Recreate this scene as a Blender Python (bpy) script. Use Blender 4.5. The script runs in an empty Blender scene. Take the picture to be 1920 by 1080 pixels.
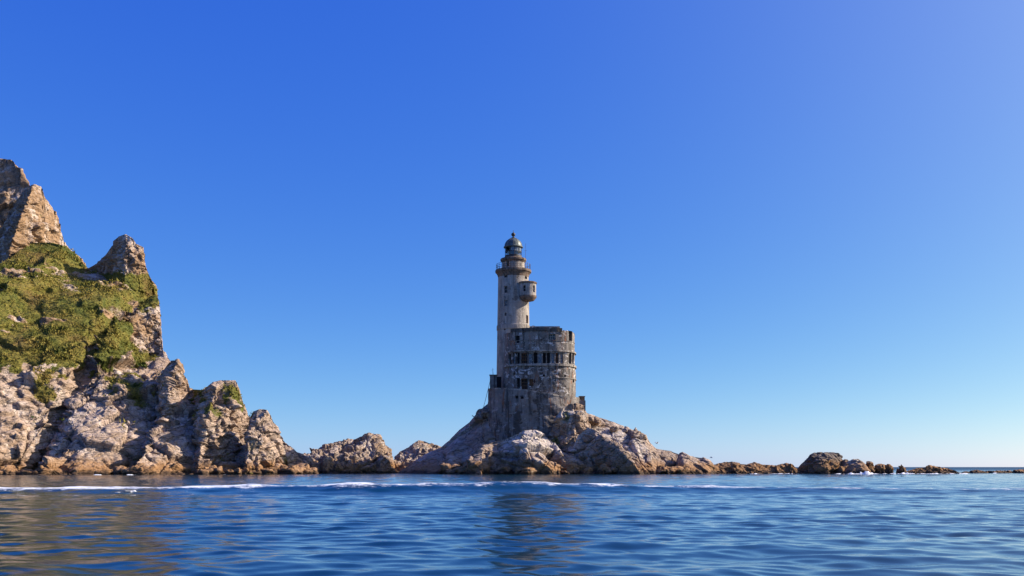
import bpy, math, random
import numpy as np
from mathutils import Vector
sc = bpy.context.scene
col = sc.collection
R = math.radians

# ------------------------------------------------------------------ camera, sky, sun, exposure
CAMH = 1.2
F = 1867.0                      # focal length in pixels of a 1920 px wide frame (35 mm lens)
HOR = 875.7                     # row of the horizon
cam = bpy.data.objects.new('camera', bpy.data.cameras.new('camera'))
col.objects.link(cam); sc.camera = cam
cam.location = (0, 0, CAMH); cam.rotation_euler = (R(90), 0, 0)
cam.data.lens = 35.0; cam.data.sensor_width = 36.0; cam.data.shift_y = (HOR-540)/1920
cam.data.clip_start = 0.1; cam.data.clip_end = 90000

EXPO = .85
SUN_EL, SUN_AZ = 29.0, 81.0      # azimuth clockwise from +Y
sd = Vector((math.sin(R(SUN_AZ))*math.cos(R(SUN_EL)), math.cos(R(SUN_AZ))*math.cos(R(SUN_EL)), math.sin(R(SUN_EL))))
world = bpy.data.worlds.new('World'); sc.world = world; world.use_nodes = True
nt = world.node_tree; bg = nt.nodes['Background']
sky = nt.nodes.new('ShaderNodeTexSky'); sky.sky_type = 'NISHITA'; sky.sun_disc = False
sky.sun_elevation = R(SUN_EL); sky.sun_rotation = R(SUN_AZ)
sky.air_density = .7; sky.dust_density = 2; sky.ozone_density = 4; sky.altitude = 2000
def wmath(op, a, b=None, clamp=False):
    n = nt.nodes.new('ShaderNodeMath'); n.operation = op; n.use_clamp = clamp
    for i, v in enumerate((a, b)):
        if v is None: continue
        if isinstance(v, (int, float)): n.inputs[i].default_value = v
        else: nt.links.new(v, n.inputs[i])
    return n.outputs[0]
sep = nt.nodes.new('ShaderNodeSeparateColor'); nt.links.new(sky.outputs[0], sep.inputs[0])
tc = nt.nodes.new('ShaderNodeTexCoord')
dot = nt.nodes.new('ShaderNodeVectorMath'); dot.operation = 'DOT_PRODUCT'
nt.links.new(tc.outputs['Generated'], dot.inputs[0]); dot.inputs[1].default_value = sd
glow = wmath('POWER', wmath('MAXIMUM', dot.outputs['Value'], 0.0), 4.0)   # the wide aureole round the sun
cmb = nt.nodes.new('ShaderNodeCombineColor')
for i, (k, p, g) in enumerate(((1.9, 1.38, .64), (1.34, .98, .62), (1.0, .235, .35))):
    x = wmath('MULTIPLY', wmath('POWER', wmath('MULTIPLY', sep.outputs[i], .1), p), k)
    x = wmath('ADD', x, wmath('MULTIPLY', glow, g))
    nt.links.new(wmath('MULTIPLY', x, 10.0), cmb.inputs[i])
nt.links.new(cmb.outputs[0], bg.inputs[0]); bg.inputs[1].default_value = .1*2**-EXPO
sun = bpy.data.objects.new('sun', bpy.data.lights.new('sun', 'SUN')); col.objects.link(sun)
sun.data.energy = 5.0; sun.data.angle = R(.5); sun.data.color = (1, .88, .74)
sun.rotation_euler = sd.to_track_quat('Z', 'Y').to_euler()
sc.view_settings.view_transform = 'Standard'; sc.view_settings.look = 'None'
sc.view_settings.exposure = EXPO; sc.view_settings.gamma = 1.0

def wx(px, Y): return (px-960)/F*Y
def wz(py, Y): return CAMH+(HOR-py)/F*Y

# ------------------------------------------------------------------ numpy noise
def _hash(ix, iy, iz, seed):
    h = (ix.astype(np.int64)*374761393 + iy.astype(np.int64)*668265263 + iz.astype(np.int64)*2147483647 + seed*974634777) & 0xffffffff
    h = ((h ^ (h >> 13))*1274126177) & 0xffffffff
    h = ((h ^ (h >> 16))*2246822519) & 0xffffffff
    h = h ^ (h >> 15)
    return (h & 0xffffff)/float(0xffffff)
def vnoise(p, seed=0):
    i = np.floor(p).astype(np.int64); f = p-i; f = f*f*(3-2*f)
    out = np.zeros(len(p))
    for a in (0, 1):
        for b in (0, 1):
            for c in (0, 1):
                w = (f[:, 0] if a else 1-f[:, 0])*(f[:, 1] if b else 1-f[:, 1])*(f[:, 2] if c else 1-f[:, 2])
                out += w*_hash(i[:, 0]+a, i[:, 1]+b, i[:, 2]+c, seed)
    return out*2-1
def fbm(p, octv=4, seed=0, gain=.5):
    s = 0; a = 1; t = 0
    for o in range(octv):
        s = s+a*vnoise(p*(2.03**o)+o*17.3, seed+o); t += a; a *= gain
    return s/t
def ridged(p, octv=4, seed=0):
    s = 0; a = 1; t = 0
    for o in range(octv):
        s = s+a*(1-2*np.abs(vnoise(p*(2.1**o)+o*9.1, seed+o))); t += a; a *= .5
    return s/t
def facet(p, seed=0, bias=(0, 0, 0), spread=1.0):
    """blocky rock: nearest jittered cell, each cell a tilted plane; returns displacement and a cell value"""
    base = np.floor(p-.5).astype(np.int64)
    best = np.full(len(p), 1e9); second = best.copy(); val = np.zeros(len(p)); cid = np.zeros(len(p))
    for a in (0, 1):
        for b in (0, 1):
            for c in (0, 1):
                ix, iy, iz = base[:, 0]+a, base[:, 1]+b, base[:, 2]+c
                q = np.stack([ix+.2+.6*_hash(ix, iy, iz, seed+1), iy+.2+.6*_hash(ix, iy, iz, seed+2), iz+.2+.6*_hash(ix, iy, iz, seed+3)], 1)
                d = p-q; dd = (d*d).sum(1)
                g = np.stack([_hash(ix, iy, iz, seed+4)*2-1, _hash(ix, iy, iz, seed+5)*2-1, _hash(ix, iy, iz, seed+6)*2-1], 1)*spread+np.array(bias)
                r = _hash(ix, iy, iz, seed+7)
                v = (g*d).sum(1)+(r-.5)*.6
                m = dd < best
                second = np.where(m, best, np.minimum(second, dd))
                val = np.where(m, v, val); cid = np.where(m, r, cid); best = np.where(m, dd, best)
    edge = np.sqrt(second)-np.sqrt(best)
    return val, cid, edge
def smooth(a, b, x):
    t = np.clip((x-a)/(b-a), 0, 1); return t*t*(3-2*t)

# ------------------------------------------------------------------ mesh helpers
def mesh_np(name, V, Q, mats, tris=None, attrs=None, parent=None, midx=None, smoothf=False):
    """V (n,3), Q (m,4) quads and optional tris (k,3)"""
    me = bpy.data.meshes.new(name)
    Q = np.asarray(Q, dtype=np.int32).reshape(-1, 4) if Q is not None else np.zeros((0, 4), np.int32)
    T = np.asarray(tris, dtype=np.int32).reshape(-1, 3) if tris is not None else np.zeros((0, 3), np.int32)
    me.vertices.add(len(V)); me.vertices.foreach_set('co', np.asarray(V, dtype=np.float32).ravel())
    me.loops.add(Q.size+T.size); me.loops.foreach_set('vertex_index', np.concatenate([Q.ravel(), T.ravel()]))
    n = len(Q)+len(T); me.polygons.add(n)
    st = np.concatenate([np.arange(len(Q))*4, Q.size+np.arange(len(T))*3]).astype(np.int32)
    me.polygons.foreach_set('loop_start', st)
    if midx is not None: me.polygons.foreach_set('material_index', np.asarray(midx, dtype=np.int32))
    if smoothf: me.polygons.foreach_set('use_smooth', np.ones(n, dtype=bool))
    me.update(calc_edges=True)
    for k, a in (attrs or {}).items():
        at = me.attributes.new(k, 'FLOAT', 'POINT'); at.data.foreach_set('value', np.asarray(a, dtype=np.float32))
    for m in (mats if isinstance(mats, (list, tuple)) else [mats]): me.materials.append(m)
    o = bpy.data.objects.new(name, me); col.objects.link(o)
    if parent: o.parent = parent
    return o

class MB:
    def __init__(s): s.v = []; s.f = []; s.m = []
    def add(s, vs, fs, mi=0):
        b = len(s.v); s.v += [tuple(v) for v in vs]; s.f += [tuple(b+i for i in f) for f in fs]; s.m += [mi]*len(fs)
    def box(s, c, sz, rz=0, mi=0):
        ca, sa = math.cos(rz), math.sin(rz); vs = []
        for dx in (-.5, .5):
            for dy in (-.5, .5):
                for dz in (-.5, .5):
                    x, y = dx*sz[0], dy*sz[1]
                    vs.append((c[0]+x*ca-y*sa, c[1]+x*sa+y*ca, c[2]+dz*sz[2]))
        s.add(vs, [(0, 1, 3, 2), (4, 6, 7, 5), (0, 4, 5, 1), (2, 3, 7, 6), (0, 2, 6, 4), (1, 5, 7, 3)], mi)
    def tube(s, a, b, r, n=6, r2=None, mi=0):
        a, b = Vector(a), Vector(b); r2 = r if r2 is None else r2
        d = (b-a).normalized(); u = d.orthogonal().normalized(); w = d.cross(u)
        vs = []
        for p, q in ((a, r), (b, r2)):
            for i in range(n):
                t = 2*math.pi*i/n; vs.append(p+(u*math.cos(t)+w*math.sin(t))*q)
        fs = [(i, (i+1) % n, n+(i+1) % n, n+i) for i in range(n)]+[tuple(range(n-1, -1, -1)), tuple(range(n, 2*n))]
        s.add(vs, fs, mi)
    def lathe(s, prof, n=48, c=(0, 0), mi=0, th0=0, th1=2*math.pi, cap=True):
        full = abs(th1-th0-2*math.pi) < 1e-6; nn = n if full else n+1
        vs = []
        for r, z in prof:
            for i in range(nn):
                t = th0+(th1-th0)*i/n; vs.append((c[0]+r*math.sin(t), c[1]-r*math.cos(t), z))
        fs = []
        for k in range(len(prof)-1):
            for i in range(n if full else n):
                j = (i+1) % nn if full else i+1
                fs.append((k*nn+i, k*nn+j, (k+1)*nn+j, (k+1)*nn+i))
        if cap and full:
            fs.append(tuple(range(nn-1, -1, -1))); fs.append(tuple((len(prof)-1)*nn+i for i in range(nn)))
        s.add(vs, fs, mi)
    def build(s, name, mats, parent=None, smoothf=False):
        me = bpy.data.meshes.new(name); me.from_pydata(s.v, [], s.f)
        for m in (mats if isinstance(mats, (list, tuple)) else [mats]): me.materials.append(m)
        me.polygons.foreach_set('material_index', s.m)
        if smoothf: me.polygons.foreach_set('use_smooth', [True]*len(me.polygons))
        me.update()
        o = bpy.data.objects.new(name, me); col.objects.link(o)
        if parent: o.parent = parent
        return o
def tag(o, label=None, cat=None, group=None, kind=None):
    if label: o['label'] = label
    if cat: o['category'] = cat
    if group: o['group'] = group
    if kind: o['kind'] = kind
    return o
def empty(name, loc):
    o = bpy.data.objects.new(name, None); o.location = loc; col.objects.link(o); return o

# ------------------------------------------------------------------ materials
class NT:
    def __init__(s, name):
        s.m = bpy.data.materials.new(name); s.m.use_nodes = True; s.t = s.m.node_tree
        s.b = s.t.nodes['Principled BSDF']
        g = s.t.nodes.new('ShaderNodeNewGeometry'); s.pos = g.outputs['Position']; s.nor = g.outputs['Normal']
        o = s.t.nodes.new('ShaderNodeTexCoord'); s.obj = o.outputs['Object']
    def n(s, typ, ins={}, **kw):
        n = s.t.nodes.new(typ)
        for k, v in kw.items(): setattr(n, k, v)
        for k, v in ins.items():
            if hasattr(v, 'is_linked') or hasattr(v, 'links'): s.t.links.new(v, n.inputs[k])
            else: n.inputs[k].default_value = v
        return n
    def math(s, op, a, b=0.0, c=None, clamp=False):
        d = {0: a, 1: b}
        if c is not None: d[2] = c
        return s.n('ShaderNodeMath', d, operation=op, use_clamp=clamp).outputs[0]
    def scale(s, v, sx, sy, sz, off=(0, 0, 0), rot=(0, 0, 0)):
        return s.n('ShaderNodeMapping', {'Vector': v, 'Scale': (sx, sy, sz), 'Location': off, 'Rotation': rot}).outputs[0]
    def noise(s, v, sc_=1.0, det=6.0, rough=.6, dist=0.0, lac=2.1):
        return s.n('ShaderNodeTexNoise', {'Vector': v, 'Scale': sc_, 'Detail': det, 'Roughness': rough, 'Distortion': dist, 'Lacunarity': lac}).outputs[0]
    def vor(s, v, sc_=1.0, feature='F1', rnd=1.0):
        return s.n('ShaderNodeTexVoronoi', {'Vector': v, 'Scale': sc_, 'Randomness': rnd}, feature=feature)
    def ramp(s, v, stops, interp='LINEAR'):
        n = s.n('ShaderNodeValToRGB', {0: v}); cr = n.color_ramp; cr.interpolation = interp
        while len(cr.elements) < len(stops): cr.elements.new(.5)
        for e, (p, c) in zip(cr.elements, stops):
            e.position = p; e.color = (c, c, c, 1) if isinstance(c, (int, float)) else (*c, 1)
        return n.outputs[0]
    def step(s, v, a, b):
        return s.n('ShaderNodeMapRange', {'Value': v, 'From Min': a, 'From Max': b}, interpolation_type='SMOOTHSTEP').outputs[0]
    def mix(s, f, a, b, mode='MIX'):
        n = s.t.nodes.new('ShaderNodeMix'); n.data_type = 'RGBA'; n.blend_type = mode; n.clamp_factor = True
        for i, v in ((0, f), (6, a), (7, b)):
            if hasattr(v, 'is_linked'): s.t.links.new(v, n.inputs[i])
            elif isinstance(v, (int, float)): n.inputs[i].default_value = v
            else: n.inputs[i].default_value = (*v, 1)
        return n.outputs[2]
    def bump(s, h, dist, strength=1.0, normal=None):
        d = {'Height': h, 'Distance': dist, 'Strength': strength}
        if normal is not None: d['Normal'] = normal
        return s.n('ShaderNodeBump', d).outputs[0]
    def attr(s, name): return s.n('ShaderNodeAttribute', {}, attribute_name=name).outputs['Fac']
    def xyz(s, v):
        n = s.n('ShaderNodeSeparateXYZ', {0: v}); return n.outputs
    def out(s, color=None, rough=.8, normal=None, **kw):
        if color is not None:
            if hasattr(color, 'is_linked'): s.t.links.new(color, s.b.inputs['Base Color'])
            else: s.b.inputs['Base Color'].default_value = (*color, 1)
        if hasattr(rough, 'is_linked'): s.t.links.new(rough, s.b.inputs['Roughness'])
        else: s.b.inputs['Roughness'].default_value = rough
        if normal is not None: s.t.links.new(normal, s.b.inputs['Normal'])
        for k, v in kw.items(): s.b.inputs[k.replace('_', ' ')].default_value = v
        return s.m

def rock_material(name, base, pale, brown, pale_amt=.5, brown_amt=.4, wet=True):
    m = NT(name); p = m.pos
    n1 = m.noise(p, .09, 5, .6, .6); n2 = m.noise(m.scale(p, 1, 1, 1.6, rot=(.3, .4, .2)), .55, 7, .65, .4); n3 = m.noise(p, 2.6, 6, .7)
    c = m.mix(m.step(n2, .35, .65), tuple(x*.72 for x in base), tuple(min(1, x*1.25) for x in base))
    c = m.mix(m.math('MULTIPLY', m.step(n1, .5-.18*(brown_amt), .68), brown_amt*1.4, clamp=True), c, brown)
    z0 = m.xyz(p)[2]
    hi = m.step(m.math('ADD', z0, m.math('MULTIPLY', m.math('SUBTRACT', n1, .5), 22.0)), 13.0, 26.0)
    c = m.mix(m.math('MULTIPLY', hi, .75 if name == 'granite_cliff' else 0.0), c, (.30, .18, .085))
    blk = m.attr('blk')
    c = m.mix(m.math('MULTIPLY', m.step(blk, .45, .95), .32), c, tuple(x*.62 for x in brown))
    up = m.xyz(m.nor)[2]
    pl = m.math('MULTIPLY', m.step(m.noise(m.scale(p, 1, 1, .6), .23, 6, .7, .8), .62-.2*pale_amt, .78-.2*pale_amt), pale_amt*1.5, clamp=True)
    c = m.mix(pl, c, pale)
    # guano and lichen on the tops of ledges
    z = m.xyz(p)[2]
    tops = m.math('MULTIPLY', m.step(up, .45, .85), m.step(n3, .42, .62))
    c = m.mix(m.math('MULTIPLY', tops, .38), c, pale)
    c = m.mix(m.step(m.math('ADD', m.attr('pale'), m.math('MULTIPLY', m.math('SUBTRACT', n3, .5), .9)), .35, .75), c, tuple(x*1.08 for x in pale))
    # fine speckle
    c = m.mix(m.math('MULTIPLY', m.step(n3, .6, .78), .55), c, tuple(x*.35 for x in base))
    # joints: thin dark lines, two directions of bedding
    w1 = m.noise(p, .35, 3, .6)
    cr = m.vor(m.n('ShaderNodeVectorMath', {0: m.scale(p, .34, .34, .62, rot=(.35, .25, .1)), 1: m.n('ShaderNodeCombineXYZ', {0: w1, 1: w1, 2: w1}).outputs[0]}, operation='ADD').outputs[0], 1.0, 'DISTANCE_TO_EDGE').outputs['Distance']
    cr2 = m.vor(m.scale(p, .9, .9, 2.6, rot=(.1, -.35, .4)), 1.0, 'DISTANCE_TO_EDGE').outputs['Distance']
    k1 = m.math('SUBTRACT', 1.0, m.step(cr, .0, .035)); k2 = m.math('SUBTRACT', 1.0, m.step(cr2, .0, .05))
    c = m.mix(m.math('MULTIPLY', k1, .78), c, (.05, .038, .03)); c = m.mix(m.math('MULTIPLY', k2, .5), c, (.06, .045, .035))
    rough = .85
    if wet:
        zz = m.math('ADD', z, m.math('MULTIPLY', m.math('SUBTRACT', n2, .5), 2.4))
        c = m.mix(m.math('MULTIPLY', m.math('SUBTRACT', 1.0, m.step(zz, 1.1, 3.0)), .8), c, (.29, .145, .05))
        c = m.mix(m.math('MULTIPLY', m.math('SUBTRACT', 1.0, m.step(zz, .25, .8)), .85), c, (.03, .02, .014))
    # vegetation
    v = m.attr('veg')
    vn = m.math('ADD', v, m.math('MULTIPLY', m.math('SUBTRACT', n2, .5), 1.1))
    vn = m.math('ADD', vn, m.math('MULTIPLY', m.math('SUBTRACT', n3, .5), .5))
    gcol = m.ramp(m.noise(p, .13, 6, .72, .5), [(.3, (.04, .06, .01)), (.42, (.11, .115, .016)), (.54, (.19, .16, .028)), (.7, (.17, .105, .035))])
    gcol = m.mix(m.step(n3, .45, .7), gcol, (.035, .045, .01))
    c = m.mix(m.step(vn, .36, .72), c, gcol)
    b = m.bump(m.noise(m.scale(p, 1, 1, 1.5, rot=(.2, .3, 0)), 1.1, 8, .72, .3), .55, .8)
    b = m.bump(m.math('MULTIPLY', cr, 3.0, clamp=True), .25, .6, b)
    b = m.bump(m.math('MULTIPLY', cr2, 3.0, clamp=True), .12, .6, b)
    return m.out(c, rough, b, Specular_IOR_Level=.25)

M = {}
M['rock'] = rock_material('granite_cliff', (.41, .305, .232), (.58, .48, .395), (.32, .185, .085), .65, .32)
M['rock_high'] = rock_material('upper_cliff_rock', (.30, .205, .125), (.42, .33, .24), (.32, .17, .06), .3, .6, False)
M['rock_isle'] = rock_material('island_rock', (.35, .26, .195), (.54, .47, .41), (.29, .17, .08), .6, .4)
M['rock_reef'] = rock_material('reef_rock', (.22, .15, .105), (.42, .36, .30), (.24, .125, .05), .22, .5)
M['rock_dark'] = rock_material('dark_boulder', (.15, .12, .095), (.30, .27, .24), (.17, .11, .055), .25, .3)
M['rock_pale'] = rock_material('pale_boulder', (.26, .225, .185), (.50, .47, .43), (.2, .14, .09), .5, .2)

def concrete(name, base, dirt=.5, rust=.3, peel=.3, lines=1.0, amb_z=(0, 1)):
    m = NT(name); p = m.pos
    streak = m.noise(m.scale(p, 1.6, 1.6, .16), 1.0, 6, .7, .2)
    blot = m.noise(p, .5, 6, .68, .4); fine = m.noise(p, 5.0, 5, .7)
    c = m.mix(m.step(blot, .35, .68), tuple(x*1.12 for x in base), tuple(x*.75 for x in base))
    c = m.mix(m.math('MULTIPLY', m.step(streak, .46, .6), dirt, clamp=True), c, tuple(x*.33 for x in base))
    pe = m.noise(m.scale(p, 1, 1, 1.6), .9, 7, .75, .6)
    c = m.mix(m.math('MULTIPLY', m.step(pe, .60-.06*peel, .64-.06*peel), peel, clamp=True), c, (.62, .58, .54))
    pb = m.noise(m.scale(p, 1, 1, 1.3, off=(7, 3, 9)), .75, 7, .75, .8)
    c = m.mix(m.math('MULTIPLY', m.step(pb, .555, .63), dirt, clamp=True), c, (.075, .06, .05))
    rs = m.noise(m.scale(p, 1.3, 1.3, .3, off=(3, 1, 2)), .8, 6, .7, .5)
    c = m.mix(m.math('MULTIPLY', m.step(rs, .60-.08*rust, .68), rust, clamp=True), c, (.24, .085, .03))
    c = m.mix(m.math('MULTIPLY', m.step(fine, .6, .75), .35), c, tuple(x*.4 for x in base))
    z = m.xyz(p)[2]
    ln = m.math('FRACT', m.math('MULTIPLY', z, .82)); ln = m.math('LESS_THAN', ln, .05)
    c = m.mix(m.math('MULTIPLY', ln, m.math('MULTIPLY', m.step(blot, .35, .6), .4*lines)), c, tuple(x*.4 for x in base))
    h = m.math('SUBTRACT', m.noise(p, 2.2, 7, .7), m.math('MULTIPLY', m.step(pb, .59, .64), .35))
    b = m.bump(h, .14, .8)
    return m.out(c, .9, b, Specular_IOR_Level=.2)
M['shaft'] = concrete('tower_concrete', (.35, .31, .265), .55, .2, .3)
M['annex'] = concrete('annex_concrete', (.205, .18, .156), 1.0, .75, .8)
M['found'] = concrete('foundation_concrete', (.215, .19, .168), 1.0, .8, .4)
M['dirty'] = concrete('blackened_concrete', (.10, .088, .075), 1.0, .4, .25)
M['trim'] = concrete('pale_trim', (.33, .29, .245), .8, .15, .3, 0)
M['cornice'] = concrete('rusty_cornice', (.19, .14, .105), .8, .6, .1, 0)
def plain(name, c, rough=.6, metal=0.0, var=.4, sc_=3.0):
    m = NT(name); f = m.noise(m.pos, sc_, 5, .65)
    cc = m.mix(m.step(f, .35, .65), tuple(x*(1-var) for x in c), tuple(min(1, x*(1+var)) for x in c))
    return m.out(cc, rough, m.bump(f, .03, .5), Metallic=metal)
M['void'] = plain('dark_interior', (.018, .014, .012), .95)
M['frame'] = plain('old_window_frame', (.30, .27, .24), .8)
M['rustw'] = plain('rusty_shutter', (.17, .075, .03), .85)
M['iron'] = plain('dark_iron', (.035, .032, .03), .6, .3)
M['railm'] = plain('rusty_rail', (.10, .06, .04), .7, .2)
M['dome'] = plain('weathered_dome_metal', (.085, .1, .09), .5, .15, .3, 2.0)
M['pane'] = plain('bluish_pane', (.13, .155, .19), .25)
M['greenp'] = plain('faded_green_board', (.06, .085, .07), .85)
M['blockm'] = plain('brown_brick_block', (.12, .08, .05), .9)
M['gull'] = plain('white_feathers', (.72, .72, .72), .8, 0, .05)
M['gullg'] = plain('grey_feathers', (.25, .26, .28), .8, 0, .1)
g = NT('lantern_glass')
g.t.nodes.remove(g.b); tr = g.t.nodes.new('ShaderNodeBsdfTransparent'); tr.inputs[0].default_value = (.82, .88, .92, 1)
gl = g.t.nodes.new('ShaderNodeBsdfGlossy'); gl.inputs['Roughness'].default_value = .05
mx = g.t.nodes.new('ShaderNodeMixShader'); mx.inputs[0].default_value = .12
g.t.links.new(tr.outputs[0], mx.inputs[1]); g.t.links.new(gl.outputs[0], mx.inputs[2])
g.t.links.new(mx.outputs[0], g.t.nodes['Material Output'].inputs[0]); M['glass'] = g.m

# ------------------------------------------------------------------ rock lofts
def normals_of(V, Q):
    a = V[Q[:, 2]]-V[Q[:, 0]]; b = V[Q[:, 3]]-V[Q[:, 1]]
    n = np.cross(a, b); N = np.zeros_like(V)
    for k in range(4): np.add.at(N, Q[:, k], n)
    return N/np.maximum(np.linalg.norm(N, axis=1), 1e-9)[:, None]
BED = np.array([[.94, .1, .33], [-.12, .99, .05], [-.32, -.09, .94]])
class Rock:
    """one mesh made of several lofts and lumps"""
    def __init__(s): s.V = []; s.Q = []; s.A = {'veg': [], 'blk': [], 'pale': []}; s.n = 0
    def push(s, V, Q, blk, veg, pale=0.0):
        s.V.append(V); s.Q.append(Q+s.n); s.n += len(V); s.A['blk'].append(blk); s.A['veg'].append(veg); s.A['pale'].append(np.full(len(V), pale) if np.isscalar(pale) else pale)
    def displace(s, V, Q, amp, seed, scales, bias, keep=None, veg=None, dirn=None):
        N = normals_of(V, Q) if dirn is None else dirn
        P = V+np.stack([fbm(V/6+31, 3, seed+50), fbm(V/6+77, 3, seed+60), fbm(V/6+5, 3, seed+70)], 1)*.75
        P = P@BED.T
        d = np.zeros(len(V)); blk = np.zeros(len(V)); vg = np.zeros(len(V)) if veg is None else np.clip(veg, 0, 1)
        for k, (sc_, am) in enumerate(scales):
            q = P/np.array([sc_, sc_, sc_*.72])
            v, cid, e = facet(q, seed+k*11, bias)
            am_ = am*(1-.68*vg)
            d += v*am_ - am_*.25*np.exp(-(e/.05)**2)
            if k == min(1, len(scales)-1): blk = cid
        d += amp*.15*fbm(V/1.1, 4, seed+90)*(1-.2*vg)+amp*.35*ridged(V/4.5, 4, seed+95)*(1-.5*vg)
        tb = P[:, 2]/1.25+1.6*fbm(V/7, 3, seed+97)
        d += amp*.30*(.5-(tb-np.floor(tb)))*(1-.9*vg)*smooth(-.25, .25, fbm(V/9, 2, seed+98))
        d -= .22*scales[0][1]
        if keep is not None: d = d*keep
        return V+N*d[:, None], blk
    def loft(s, sil, foot, prof, nu, nv, seed=1, amp=1.0, scales=((9, 2.6), (3.6, 1.1), (1.3, .4)), back=14, zb=-1.2, veg=None, bias=(-.35, 0, -.25), keepmin=.35, nvb=None, ampf=None, pale=None):
        sil = np.array(sil, float)
        Ys = sil[:, 2]; X = (sil[:, 0]-960)/F*Ys; Z = CAMH+(HOR-sil[:, 1])/F*Ys
        L = np.concatenate([[0], np.cumsum(np.hypot(np.diff(X), np.diff(Z)))])
        t = np.linspace(0, L[-1], nu)
        RX, RY, RZ, RP = np.interp(t, L, X), np.interp(t, L, Ys), np.interp(t, L, Z), np.interp(t, L, sil[:, 0])
        foot = np.array(foot, float)
        FY = np.interp(RP, foot[:, 0], foot[:, 1])
        prof = np.array(prof, float)           # (ky, kz) 0..1
        pl = np.concatenate([[0], np.cumsum(np.hypot(np.diff(prof[:, 0]), np.diff(prof[:, 1])))])
        v = np.linspace(0, pl[-1], nv); ky = np.interp(v, pl, prof[:, 0]); kz = np.interp(v, pl, prof[:, 1])
        nb = nvb or max(6, nv//5); w = np.linspace(0, 1, nb+1)[1:]
        rows = []
        for a, b in zip(ky, kz): rows.append(np.stack([RX, FY+(RY-FY)*a, zb+(np.maximum(RZ, zb)-zb)*b], 1))
        bk = np.full(nu, float(back)) if np.isscalar(back) else np.interp(RP, [q[0] for q in back], [q[1] for q in back])
        for a in w: rows.append(np.stack([RX, RY+bk*a, zb+(np.maximum(RZ, zb)-zb)*(1-a**.75)], 1))
        G = np.array(rows); nr = len(rows)
        V = G.reshape(-1, 3)
        i = np.arange(nr-1)[:, None]*nu+np.arange(nu-1)[None, :]; i = i.ravel()
        Q = np.stack([i, i+1, i+nu+1, i+nu], 1)
        ridge = np.repeat(np.arange(nr), nu)
        dist = np.abs(ridge-(nv-1))/max(nv-1, 1)
        keep = keepmin+(1-keepmin)*smooth(0, .22, dist)
        if ampf is not None: keep = keep*ampf(V)
        vg = np.zeros(len(V)) if veg is None else np.clip(veg(V), 0, 1)
        V2, blk = s.displace(V, Q, amp, seed, scales, bias, keep, vg)
        s.push(V2, Q, blk, vg, 0.0 if pale is None else np.clip(pale(V2), 0, 1)); return V2
    def lump(s, c, r, n=40, seed=1, amp=.4, scales=((2.2, .7), (.9, .25)), veg=0.0, sq=1.0):
        nu, nv = n*2, n
        th = np.linspace(0, 2*math.pi, nu+1)[:-1]; ph = np.linspace(-.45*math.pi, .5*math.pi, nv)
        TH, PH = np.meshgrid(th, ph)
        f = lambda x: np.sign(x)*np.abs(x)**sq
        D = np.stack([f(np.cos(PH))*f(np.cos(TH)), f(np.cos(PH))*f(np.sin(TH)), f(np.sin(PH))], 2).reshape(-1, 3)
        V = D*np.array(r)+np.array(c)
        i = (np.arange(nv-1)[:, None]*nu+np.arange(nu)[None, :]).ravel()
        j = (np.arange(nv-1)[:, None]*nu+(np.arange(nu)+1)[None, :] % nu).ravel()
        Q = np.stack([i, j, j+nu, i+nu], 1)
        N = D/np.array(r); N /= np.linalg.norm(N, axis=1)[:, None]
        V2, blk = s.displace(V, Q, amp, seed, scales, (-.3, 0, -.2), dirn=N)
        s.push(V2, Q, blk, np.full(len(V), veg))
    def build(s, name, mat):
        return mesh_np(name, np.concatenate(s.V), np.concatenate(s.Q), mat, attrs={k: np.concatenate(v) for k, v in s.A.items()})
def zpx(V):                                    # row of the photograph each point shows at: only used to lay out the plant cover by height
    return HOR-(V[:, 2]-CAMH)*F/V[:, 1]
def xpx(V): return 960+V[:, 0]*F/V[:, 1]

# ------------------------------------------------------------------ headland
def nz(V, s_, sd_): return fbm(V/s_, 4, sd_)
def veg_main(V):
    x, y = xpx(V), zpx(V)
    n = nz(V, 7, 300)*60+nz(V, 2.2, 310)*34
    n += 8
    low = np.interp(x, [-400, 0, 100, 200, 290, 330], [690, 690, 698, 690, 668, 640])
    m = smooth(12, -12, y-(low+n))
    m *= 1-.95*smooth(293, 303, x+nz(V, 4, 320)*14)
    m *= 1-.95*smooth(252, 264, x+nz(V, 3, 321)*20)*smooth(560, 572, y+nz(V, 3, 322)*20)*smooth(668, 652, y)
    # bare scree streaks high on the slope and ledges in the middle
    sc_ = smooth(-.1, .12, fbm(V/np.array([5.5, 9, 1.6]), 4, 330))
    m *= 1-sc_*smooth(470, 500, y)*smooth(560, 520, y)*.9
    m *= 1-.8*smooth(.3, .45, fbm(V/np.array([6, 9, 2.2]), 4, 331))*smooth(560, 590, y)
    m += .8*smooth(.0, .35, nz(V, 5, 340))*smooth(680, 705, y)*smooth(770, 745, y)*smooth(40, 80, x)*smooth(330, 290, x)
    return m
def veg_peak(V):
    x, y = xpx(V), zpx(V)
    return .75*smooth(.15, .4, nz(V, 6, 350))+smooth(440, 480, y+nz(V, 6, 351)*30)
H = Rock()
# far summit
H.loft([(-700, 420, 285), (-420, 330, 280), (-200, 268, 275), (-60, 292, 270), (0, 297, 268), (20, 299, 268), (35, 309, 268), (48, 334, 267), (58, 350, 266), (80, 400, 262), (110, 470, 258)],
       [(-700, 235), (-60, 243), (20, 240), (110, 252)], [(0, 0), (.45, .45), (.8, .75), (1, 1)], 330, 200, 11, 1.4,
       ((9, 2.4), (3.6, 1.2), (1.5, .5)), 60, 10, veg_peak, (-.5, 0, -.35), .3)
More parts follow.
